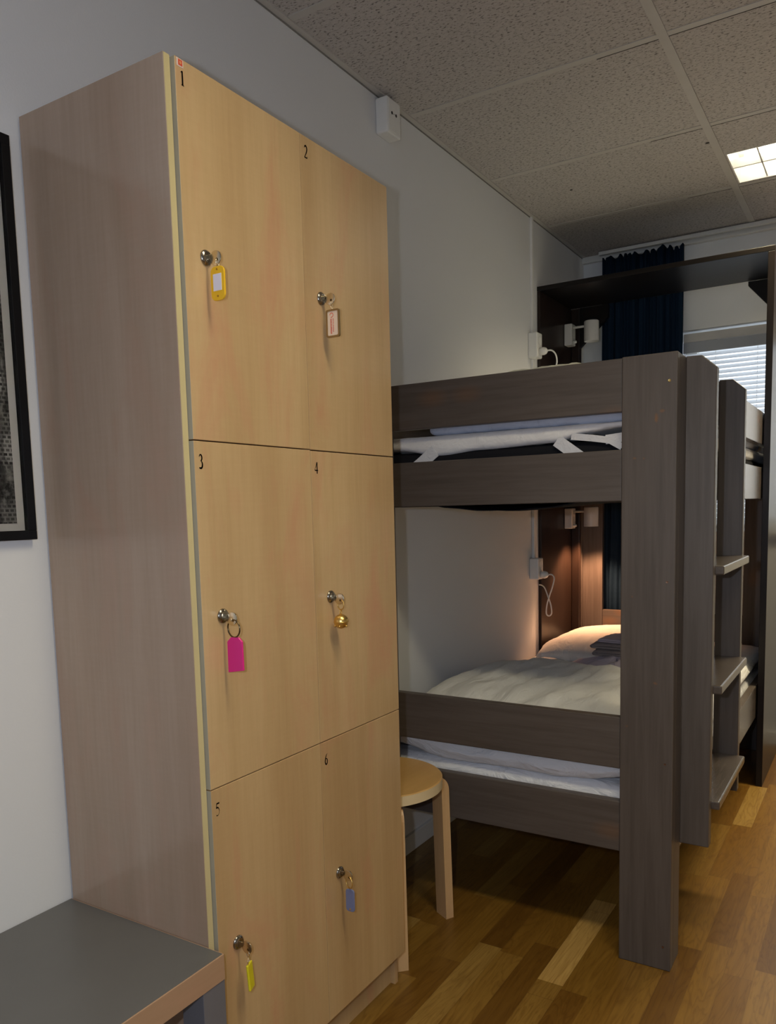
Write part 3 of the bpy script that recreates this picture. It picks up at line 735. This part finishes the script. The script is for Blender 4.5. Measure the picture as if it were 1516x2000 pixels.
post(.783, BX1, (BX1 - T, BX1 - .0005), BY1 - T, BY1, (3.86, BY1 - T))
post(BX0, .140, (BX0, BX0 + T), BY1 - T, BY1, (3.86, BY1 - T))
SCR = plain('brass_screw', (.75, .55, .2), .3, 1.0); SCR2 = plain('dull_screw', (.25, .15, .10), .4, 1.0)
for zz in (1.4112, .9533, .518, .0601): B().lathe([(.0035 if zz > 1 else .0026, -.0012), (.0028, -.0018), (.001, -.0016)], (.8905, BY0 + .0005, zz), 'y', 14).build('screw', SCR if zz > 1 else SCR2, p1)
for z0, z1 in ((1.3512, 1.4735), (1.1431, 1.2636), (.4896, .6185), (.2787, .4064)):
    box('end_rail', .1405, .7825, BY0 + .004, BY0 + .028, z0, z1, BEDX, bed, .002)
    box('end_rail', .1405, .7825, BY1 - .028, BY1 - .004, z0, z1, BEDX, bed, .002)
for z0, z1 in ((1.3512, 1.4735), (1.1431, 1.2636), (.2787, .4064)):
    box('side_rail', BX1 - .028, BX1 - .002, 2.0005, 3.8595, z0, z1, BEDY, bed, .002)
    box('side_rail', BX0, BX0 + .024, 2.0005, 3.8595, z0, z1, BEDY, bed, .002)
for zs in (.30, 1.150):
    b = B()
    y = 1.99
    while y < 3.84: b.box(BX0 + .026, BX1 - .03, y, y + .07, zs, zs + .018, .002); y += .13
    s_ = b.build('slats', BEDX, bed)
# ladder
def stile(y0):
    pts = [(.9062, .292), (.975, .292), (.975, 1.446), (.942, 1.4755), (.9062, 1.4765)]
    return B().prism(pts, 'y', y0, y0 + .030, .0025).build('ladder_stile', BEDZ, bed)
stile(2.0008); stile(2.447)
for z0 in (.380, .670, .9615):
    o = B().box(.9062, .994, 2.0305, 2.4465, z0, z0 + .022, .004, 3).build('ladder_tread', BEDY, bed)

# ------------------------------------------------------------------ dark surround at the far end
PX1 = .936
ps = thing('bed_surround', 'tall dark brown wooden surround over the far end of the bunk bed', 'bed surround', (.47, 3.66, 0))
box('side_panel', 0.001, .0145, 3.395, 3.955, 0, 2.062, DKZ, ps, .0015)
box('side_panel', .912, PX1, 3.395, 3.955, 0, 2.062, DKZ_DIM, ps, .0015)
box('top_board', .0005, PX1, 3.394, 3.800, 2.0625, 2.082, DKX, ps, .0015)
box('back_post', .0148, .056, 3.800, 3.828, .45, 2.0620, DKZ, ps, .004)
for pts in ([(.0565, 1.878), (.0565, 2.062), (.192, 2.062), (.192, 2.005)], [(.9115, 1.905), (.9115, 2.062), (.79, 2.062), (.79, 2.045)]):
    B().prism(pts, 'y', 3.800, 3.822).build('corner_brace', DKX, ps)
def spot(label, z0, hz, on=False):
    t = thing('reading_lamp', label, 'lamp', (.016, 3.72, z0), 'reading lamps on the bed surround')
    b = B(); b.box(.0150, .052, 3.700, 3.755, z0, z0 + .097, .004); base_ = b.build('wall_plate', WMETAL, t)
    o = B().lathe([(.006, 0), (.006, .014), (.004, .016)], (.052, 3.722, z0 + .014), 'x', 18).build('switch_knob', WMETAL, t, True)
    B().cyl((.052, 3.726, hz + .026), (.106, 3.726, hz + .026), .0055, seg=16).build('arm', WMETAL, t, True)
    # open-bottomed cylinder head with an inner wall
    hx = .137; r = .0335; h0, h1 = hz - .046, hz + .046
    b = B(); seg = 40; t_ = bmesh.new(); rings = []
    for (rr, zz) in ((.002, h1), (r - .003, h1), (r, h1 - .003), (r, h0), (r - .003, h0), (r - .003, h0 + .03), (.012, h1 - .012)):
        rings.append([t_.verts.new((hx + rr * math.cos(2 * math.pi * i / seg), 3.726 + rr * math.sin(2 * math.pi * i / seg), zz)) for i in range(seg)])
    for a, c in zip(rings, rings[1:]):
        for i in range(seg): j = (i + 1) % seg; t_.faces.new((a[i], a[j], c[j], c[i]))
    t_.faces.new(rings[0]); t_.faces.new(rings[-1]); bmesh.ops.recalc_face_normals(t_, faces=t_.faces); b.join(t_)
    hd = b.build('lamp_head', WMETAL, t); smooth_by_angle(hd)
    bm_ = EMIT2 if on else PVC
    o = B().lathe([(.001, 0), (.018, .002), (.020, .006), (.016, .02)], (hx, 3.726, h0 + .008), 'z', 24).build('bulb', bm_, hd, True)
    if on: light('reading_lamp_glow', 'SPOT', (hx, 3.726, h0 - .002), SPOT_W, (1.0, .50, .25), parent=t, spot_size=R_(108), spot_blend=.5, shadow_soft_size=.022)
    return t
EMIT2 = bpy.data.materials.new('warm_bulb_glow'); EMIT2.use_nodes = True
pb = EMIT2.node_tree.nodes['Principled BSDF']; pb.inputs['Emission Color'].default_value = (1, .72, .45, 1); pb.inputs['Emission Strength'].default_value = 8
spot('white reading lamp at the upper bunk, switched off', 1.8795, 1.934)
spot('white reading lamp at the lower bunk, shining down on the bed', 1.026, 1.081, True)

# ------------------------------------------------------------------ bedding
def puff(name, cx, cy, z0, wx, wy, h, mat, amp=.01, fr=6, n=56, seed=0, flat=.35, prof=None, pw=4, rot=0.0, wr=(1, 1)):
    """cushion with a closed, crumpled surface; flat = share of the height below the seam"""
    bm = bmesh.new(); G = {}
    for side in (1, -1):
        for j in range(n + 1):
            for i in range(n + 1):
                u = -1 + 2 * i / n; v = -1 + 2 * j / n
                k = max(0, (1 - abs(u) ** pw) * (1 - abs(v) ** pw)) ** .5
                edge = i in (0, n) or j in (0, n)
                if edge and side == -1: continue
                zz = z0 + h * flat + (h * (1 - flat) * k if side == 1 else -h * flat * k ** .5)
                P = Vector((u * 3 * wr[0], v * 3 * wr[1], seed)) * fr * .16
                d = noise.fractal(P * 2, .9, 2.1, 4) * amp * (k if side == 1 else .1)
                if prof and side == 1: zz += prof(u, v) * k
                pin = 1 - .05 * (abs(u) ** 2) * (abs(v) ** 2) * 2
                x, y = u * wx / 2 * pin, v * wy / 2 * pin
                xr = x * math.cos(rot) - y * math.sin(rot); yr = x * math.sin(rot) + y * math.cos(rot)
                ex = noise.noise(Vector((u * 3, v * 3, seed + 9))) * .006
                G[(side, i, j)] = bm.verts.new((cx + xr + ex, cy + yr + ex, zz + d))
    for side in (1, -1):
        for j in range(n):
            for i in range(n):
                q = []
                for a, c in ((i, j), (i + 1, j), (i + 1, j + 1), (i, j + 1)):
                    s_ = 1 if (a in (0, n) or c in (0, n)) else side; q.append(G[(s_, a, c)])
                if side == -1: q.reverse()
                bm.faces.new(q)
    me = bpy.data.meshes.new(name); bm.to_mesh(me); bm.free()
    return link(name, me, mat, None, True)
def mattress(name, x0, x1, y0, y1, z0, z1, mat, r=.025, amp=.006, ztop=None, zbot=None, n=60, seed=1, bulge=0.0):
    """soft box with rounded rim; ztop/zbot: functions of (x, y) adding to the top / bottom"""
    bm = bmesh.new(); rings = []
    segs = 4; prof = []
    for k in range(segs + 1): a = R_(90 * k / segs); prof.append((r * (1 - math.sin(a)), z0 + r * (1 - math.cos(a))))
    prof.append((-bulge, (z0 + z1) / 2))
    for k in range(segs + 1): a = R_(90 * k / segs); prof.append((r * (1 - math.cos(a)), z1 - r * (1 - math.sin(a))))
    m = 14
    def outline(ins):
        pts = []; xa, xb, ya, yb = x0 + ins, x1 - ins, y0 + ins, y1 - ins
        for i in range(n): pts.append((xa + (xb - xa) * i / n, ya))
        for i in range(n): pts.append((xb, ya + (yb - ya) * i / n))
        for i in range(n): pts.append((xb - (xb - xa) * i / n, yb))
        for i in range(n): pts.append((xa, yb - (yb - ya) * i / n))
        return pts
    for ins, z in prof:
        ring = []
        for (x, y) in outline(ins):
            fz = (z - z0) / (z1 - z0)
            zz = z + (ztop(x, y) * fz if ztop else 0) + (zbot(x, y) * (1 - fz) if zbot else 0)
            w_ = noise.fractal(Vector((x * 14, y * 14, z * 30 + seed)), .9, 2.1, 3) * amp
            ring.append(bm.verts.new((x + w_ * .5, y + w_, zz + w_ * .6)))
        rings.append(ring)
    for a, c in zip(rings, rings[1:]):
        for i in range(4 * n): j = (i + 1) % (4 * n); bm.faces.new((a[i], a[j], c[j], c[i]))
    # top surface as inset rings
    prev = rings[-1]
    for s_ in range(1, m + 1):
        f = s_ / m; ring = []
        for i, v in enumerate(rings[-1]):
            cx, cy = (x0 + x1) / 2, (y0 + y1) / 2
            ff = f * .96
            hx, hy = (x1 - x0) / 2, (y1 - y0) / 2
            x = cx + (v.co.x - cx) * (1 - ff); y = cy + (v.co.y - cy) * (1 - ff)
            zz = z1 + (ztop(x, y) if ztop else 0) + noise.fractal(Vector((x * 6, y * 6, seed)), .9, 2.1, 3) * amp
            ring.append(bm.verts.new((x, y, zz)))
        for i in range(4 * n): j = (i + 1) % (4 * n); bm.faces.new((prev[i], prev[j], ring[j], ring[i]))
        prev = ring
    bm.faces.new(prev); bm.faces.new(rings[0][::-1])
    bmesh.ops.recalc_face_normals(bm, faces=bm.faces)
    me = bpy.data.meshes.new(name); bm.to_mesh(me); bm.free()
    return link(name, me, mat, None, True)
IX0, IX1, IY0, IY1 = .042, .876, 1.942, 3.855
# lower bunk
o = mattress('mattress', IX0, IX1, IY0 + .004, IY1, .3185, .432, SHEET, r=.03, amp=.006, seed=2)
tag(o, 'mattress in a crumpled white sheet on the lower bunk', 'mattress')
def tp(x, y): return .018 * math.exp(-((x - .16) / .10) ** 2) + .010 * math.exp(-((x - .80) / .07) ** 2)
def tb2(x, y):
    if y > 2.0: return 0
    return .034 * math.exp(-((x - .09) / .11) ** 2) + .036 * math.exp(-((x - .84) / .10) ** 2)
o = mattress('mattress_topper', IX0 - .002, IX1, IY0 - .002, IY1 - .01, .4315, .486, SHEET, r=.02, amp=.005, ztop=tp, zbot=tb2, seed=5, bulge=.006)
tag(o, 'white rolled-edge mattress topper on the lower bunk mattress', 'mattress topper')
o = puff('duvet', .395, 2.40, .488, .68, .84, .118, DUVET, amp=.014, fr=4, seed=4, flat=.12, pw=3.4, wr=(1.6, .6), prof=lambda u, v: -.010 * u - .004)
tag(o, 'puffy white folded duvet at the near end of the lower bunk', 'duvet')
o = puff('pillow', .37, 3.49, .488, .66, .70, .098, DUVET, amp=.005, fr=4, seed=8, flat=.12, pw=3.0)
tag(o, 'white pillow under the lit reading lamp on the lower bunk', 'pillow')
def folded(name, x0, x1, y0, y1, z0, z1, mat, label, rot=0, seed=0):
    """towel folded in two: two soft layers joined by a round fold on the wall side"""
    h = (z1 - z0) / 2; bm = bmesh.new(); prof = []
    # outline in (x, z): lower layer right -> left, round the fold, back along the top, then inside
    n = 26
    for k in range(n + 1): prof.append((x1 - (x1 - x0 - h) * k / n, z0))
    for k in range(1, 12): a = R_(-90 - 180 * k / 12); prof.append((x0 + h + h * math.cos(a), z0 + h + h * math.sin(a)))
    for k in range(n + 1): prof.append((x0 + h + (x1 - x0 - h) * k / n, z1))
    for k in range(n + 1): prof.append((x1 - (x1 - x0 - h * 1.2) * k / n, z0 + h + .0012))
    for k in range(n + 1): prof.append((x0 + h * 1.2 + (x1 - x0 - h * 1.2) * k / n, z0 + h - .0012))
    m = 22; rows = []
    for j in range(m + 1):
        y = y0 + (y1 - y0) * j / m; e = min(1, min(j, m - j) / 1.5); row = []
        for (x, z) in prof:
            zc = z0 + h
            d = noise.noise(Vector((x * 22, y * 22, seed))) * .0030
            zz = zc + (z - zc) * (.72 + .28 * e) + d * (1 if z > zc else .15)
            row.append(bm.verts.new((x + noise.noise(Vector((y * 30, z * 60, seed + 5))) * .004, y, zz)))
        rows.append(row)
    P = len(prof)
    for a, c in zip(rows, rows[1:]):
        for i in range(P): j = (i + 1) % P; bm.faces.new((a[i], a[j], c[j], c[i]))
    bm.faces.new(rows[0]); bm.faces.new(rows[-1][::-1])
    bmesh.ops.recalc_face_normals(bm, faces=bm.faces)
    me = bpy.data.meshes.new(name); bm.to_mesh(me); bm.free()
    o = link(name, me, mat, None, True); o.rotation_euler = (0, 0, rot)
    return tag(o, label, 'towel', 'folded towels on the lower bunk')
def crumpled(name, cx, cy, z0, rx, ry, h, mat, seed=0):
    """a bunched piece of linen with pointed corners"""
    bm = bmesh.new(); n, m = 96, 20; rows = []
    for j in range(m + 1):
        f = j / m; row = []
        for i in range(n):
            a = 2 * math.pi * i / n
            spike = 1 + .20 * max(0, math.sin(a * 5 + .6)) ** 3 + .12 * max(0, math.sin(a * 9 + 2)) ** 2 - .08
            r = f * spike
            ridge = 1 - abs(math.sin(a * 4.5 + f * 2.2 + noise.noise(Vector((math.cos(a), math.sin(a), f * 2 + seed))) * 2.2))
            z = z0 + h * (1 - f ** 1.6) * (.55 + .45 * ridge) + .012 * ridge * f * (1 - f * .6)
            row.append(bm.verts.new((cx + rx * r * math.cos(a), cy + ry * r * math.sin(a), z)))
        rows.append(row)
    for a, c in zip(rows[1:], rows[2:]):
        for i in range(n): j = (i + 1) % n; bm.faces.new((a[i], c[i], c[j], a[j]))
    for v in rows[0]: bm.verts.remove(v)
    bm.faces.new(rows[1])
    me = bpy.data.meshes.new(name); bm.to_mesh(me); bm.free()
    o = link(name, me, mat, None, True); sm = o.modifiers.new('thick', 'SOLIDIFY'); sm.thickness = .003; return o
o = crumpled('crumpled_linen', .45, 3.07, .496, .190, .135, .052, TOWEL2)
tag(o, 'mauve crumpled linen cloth with pointed corners under the folded towels', 'linen')
folded('folded_towel', .345, .60, 3.07, 3.27, .5420, .5655, TOWEL, 'grey-brown folded towel lying lowest in the stack on the crumpled linen', R_(2), 2)
folded('folded_towel', .340, .59, 3.08, 3.27, .5665, .5900, TOWEL, 'grey-brown folded towel in the middle of the stack on the lower bunk', R_(-3), 3)
folded('folded_towel', .368, .60, 3.09, 3.26, .5910, .6080, TOWEL2, 'mauve folded towel on top of the stack on the lower bunk', R_(-6), 7)

# upper bunk
def sag(x, y): return -.016 * math.exp(-((x - .42) / .14) ** 2) * math.exp(-((y - 2.1) / .5) ** 2)
o = mattress('mattress', IX0, IX1, IY0 + .006, IY1, 1.1685, 1.292, BLACKF, r=.02, amp=.003, seed=3)
o['label'] = 'thick black mattress on the upper bunk'; o['category'] = 'mattress'; UM = o
def strap(pts, w_=.030, y=1.9425):
    b = B(); t = bmesh.new(); L = []
    for i, (u, v) in enumerate(pts):
        a = pts[max(i - 1, 0)]; c = pts[min(i + 1, len(pts) - 1)]; du, dv = c[0] - a[0], c[1] - a[1]; n_ = math.hypot(du, dv) or 1
        L.append((t.verts.new((u - dv / n_ * w_ / 2, y, v + du / n_ * w_ / 2)), t.verts.new((u + dv / n_ * w_ / 2, y - .001, v - du / n_ * w_ / 2))))
    for p, q_ in zip(L, L[1:]): t.faces.new((p[0], q_[0], q_[1], p[1]))
    bmesh.ops.recalc_face_normals(t, faces=t.faces); bmesh.ops.solidify(t, geom=t.faces[:], thickness=.0015); b.join(t)
    return b.build('strap', STRAP, TPU, False)
KN = [(.0, .006), (.145, .006), (.281, -.014), (.40, -.005), (.60, .001), (.692, .020), (.77, .027), (.9, .03)]
def kb(x, y):
    if y > 2.05: return 0
    for (a, za), (c, zc) in zip(KN, KN[1:]):
        if a <= x <= c: t = (x - a) / (c - a); t = t * t * (3 - 2 * t); return za + (zc - za) * t
    return 0
TPU = mattress('mattress_topper', IX0, IX1, IY0 - .001, IY1 - .004, 1.2925, 1.334, TOPPER, r=.014, amp=.002, zbot=kb, seed=6)
tag(TPU, 'thin white quilted topper sagging over the black upper bunk mattress', 'mattress topper')
strap([(.268, 1.293), (.225, 1.262), (.20, 1.245)], .034)
strap([(.612, 1.298), (.660, 1.262), (.69, 1.24)], .030)
strap([(.650, 1.305), (.70, 1.298), (.745, 1.290), (.775, 1.272)], .016)
strap([(.735, 1.292), (.785, 1.296)], .022)
o = mattress('quilt', .245, IX1, IY0 + .012, IY1 - .3, 1.3355, 1.368, QUILT, r=.013, amp=.004, seed=9)
tag(o, 'pale blue quilt lying on the upper bunk topper', 'quilt')
o = puff('pillow', .40, 2.52, 1.369, .62, .55, .20, CREAM, amp=.008, fr=5, seed=12, flat=.12, pw=3)
tag(o, 'cream pillow on the upper bunk, just showing over the end rail', 'pillow')
# dark underside cloth sagging beneath the upper bunk
bm = bmesh.new(); nx, ny = 50, 40; G = []
for j in range(ny + 1):
    row = []
    for i in range(nx + 1):
        x = IX0 + (IX1 - IX0) * i / nx; y = 1.94 + 1.8 * j / ny
        d = max(0, math.sin(math.pi * min(1, max(0, (x - .27) / .40)))) ** .8 * math.exp(-((y - 2.0) / .35) ** 2) * .018
        row.append(bm.verts.new((x, y, 1.1455 - d + .001 * math.sin(x * 60))))
    G.append(row)
for j in range(ny):
    for i in range(nx): bm.faces.new((G[j][i], G[j][i + 1], G[j + 1][i + 1], G[j + 1][i]))
me = bpy.data.meshes.new('bed_liner'); bm.to_mesh(me); bm.free()
o = link('bed_liner', me, BLACKF, bed, True); s = o.modifiers.new('th', 'SOLIDIFY'); s.thickness = .002

# ------------------------------------------------------------------ stool
SX, SY, SR = .205, 1.715, .166
stl = thing('stool', 'round birch stool between the locker and the bunk bed', 'stool', (SX, SY, 0))
o = B().lathe([(SR - .004, .412), (SR, .4135), (SR, .4385), (SR - .003, .4410)], (SX, SY, 0), 'z', 72).build('seat', [STOOLW, STOOLE], stl)
for p in o.data.polygons:
    if abs(p.normal.z) < .5: p.material_index = 1
smooth_by_angle(o, 30)
def stool_leg(deg, tuck=0.0):
    a = R_(deg); d = Vector((math.cos(a), math.sin(a), 0)); tn = Vector((-d.y, d.x, 0))
    th, wd = .024, .050
    path = [(.06, .400)]
    for k in range(9):
        ang = R_(90 * k / 8); path.append((.160 + .030 * math.sin(ang), .370 + .030 * math.cos(ang)))
    path.append((.198, .0))
    t = bmesh.new(); rings = []
    for i, (r, z) in enumerate(path):
        a_ = path[max(i - 1, 0)]; c_ = path[min(i + 1, len(path) - 1)]
        dr, dz = c_[0] - a_[0], c_[1] - a_[1]; L = math.hypot(dr, dz); nr, nz_ = -dz / L, dr / L
        ring = []
        for (sa, sb) in ((-.5, -.5), (.5, -.5), (.5, .5), (-.5, .5)):
            rr = r + nr * th * sa; zz = z + nz_ * th * sa
            zz = max(zz, 0)
            ring.append(t.verts.new(Vector((SX, SY, 0)) + d * (rr - tuck) + Vector((0, 0, zz)) + tn * wd * sb))
        rings.append(ring)
    for a_, c_ in zip(rings, rings[1:]):
        for k in range(4): l = (k + 1) % 4; t.faces.new((a_[k], a_[l], c_[l], c_[k]))
    t.faces.new(rings[0]); t.faces.new(rings[-1]); bmesh.ops.recalc_face_normals(t, faces=t.faces)
    return B().join(t).build('leg', STOOLL, stl)
for dg, tk in ((61, 0), (-46, .027), (187, .027)): stool_leg(dg, tk)
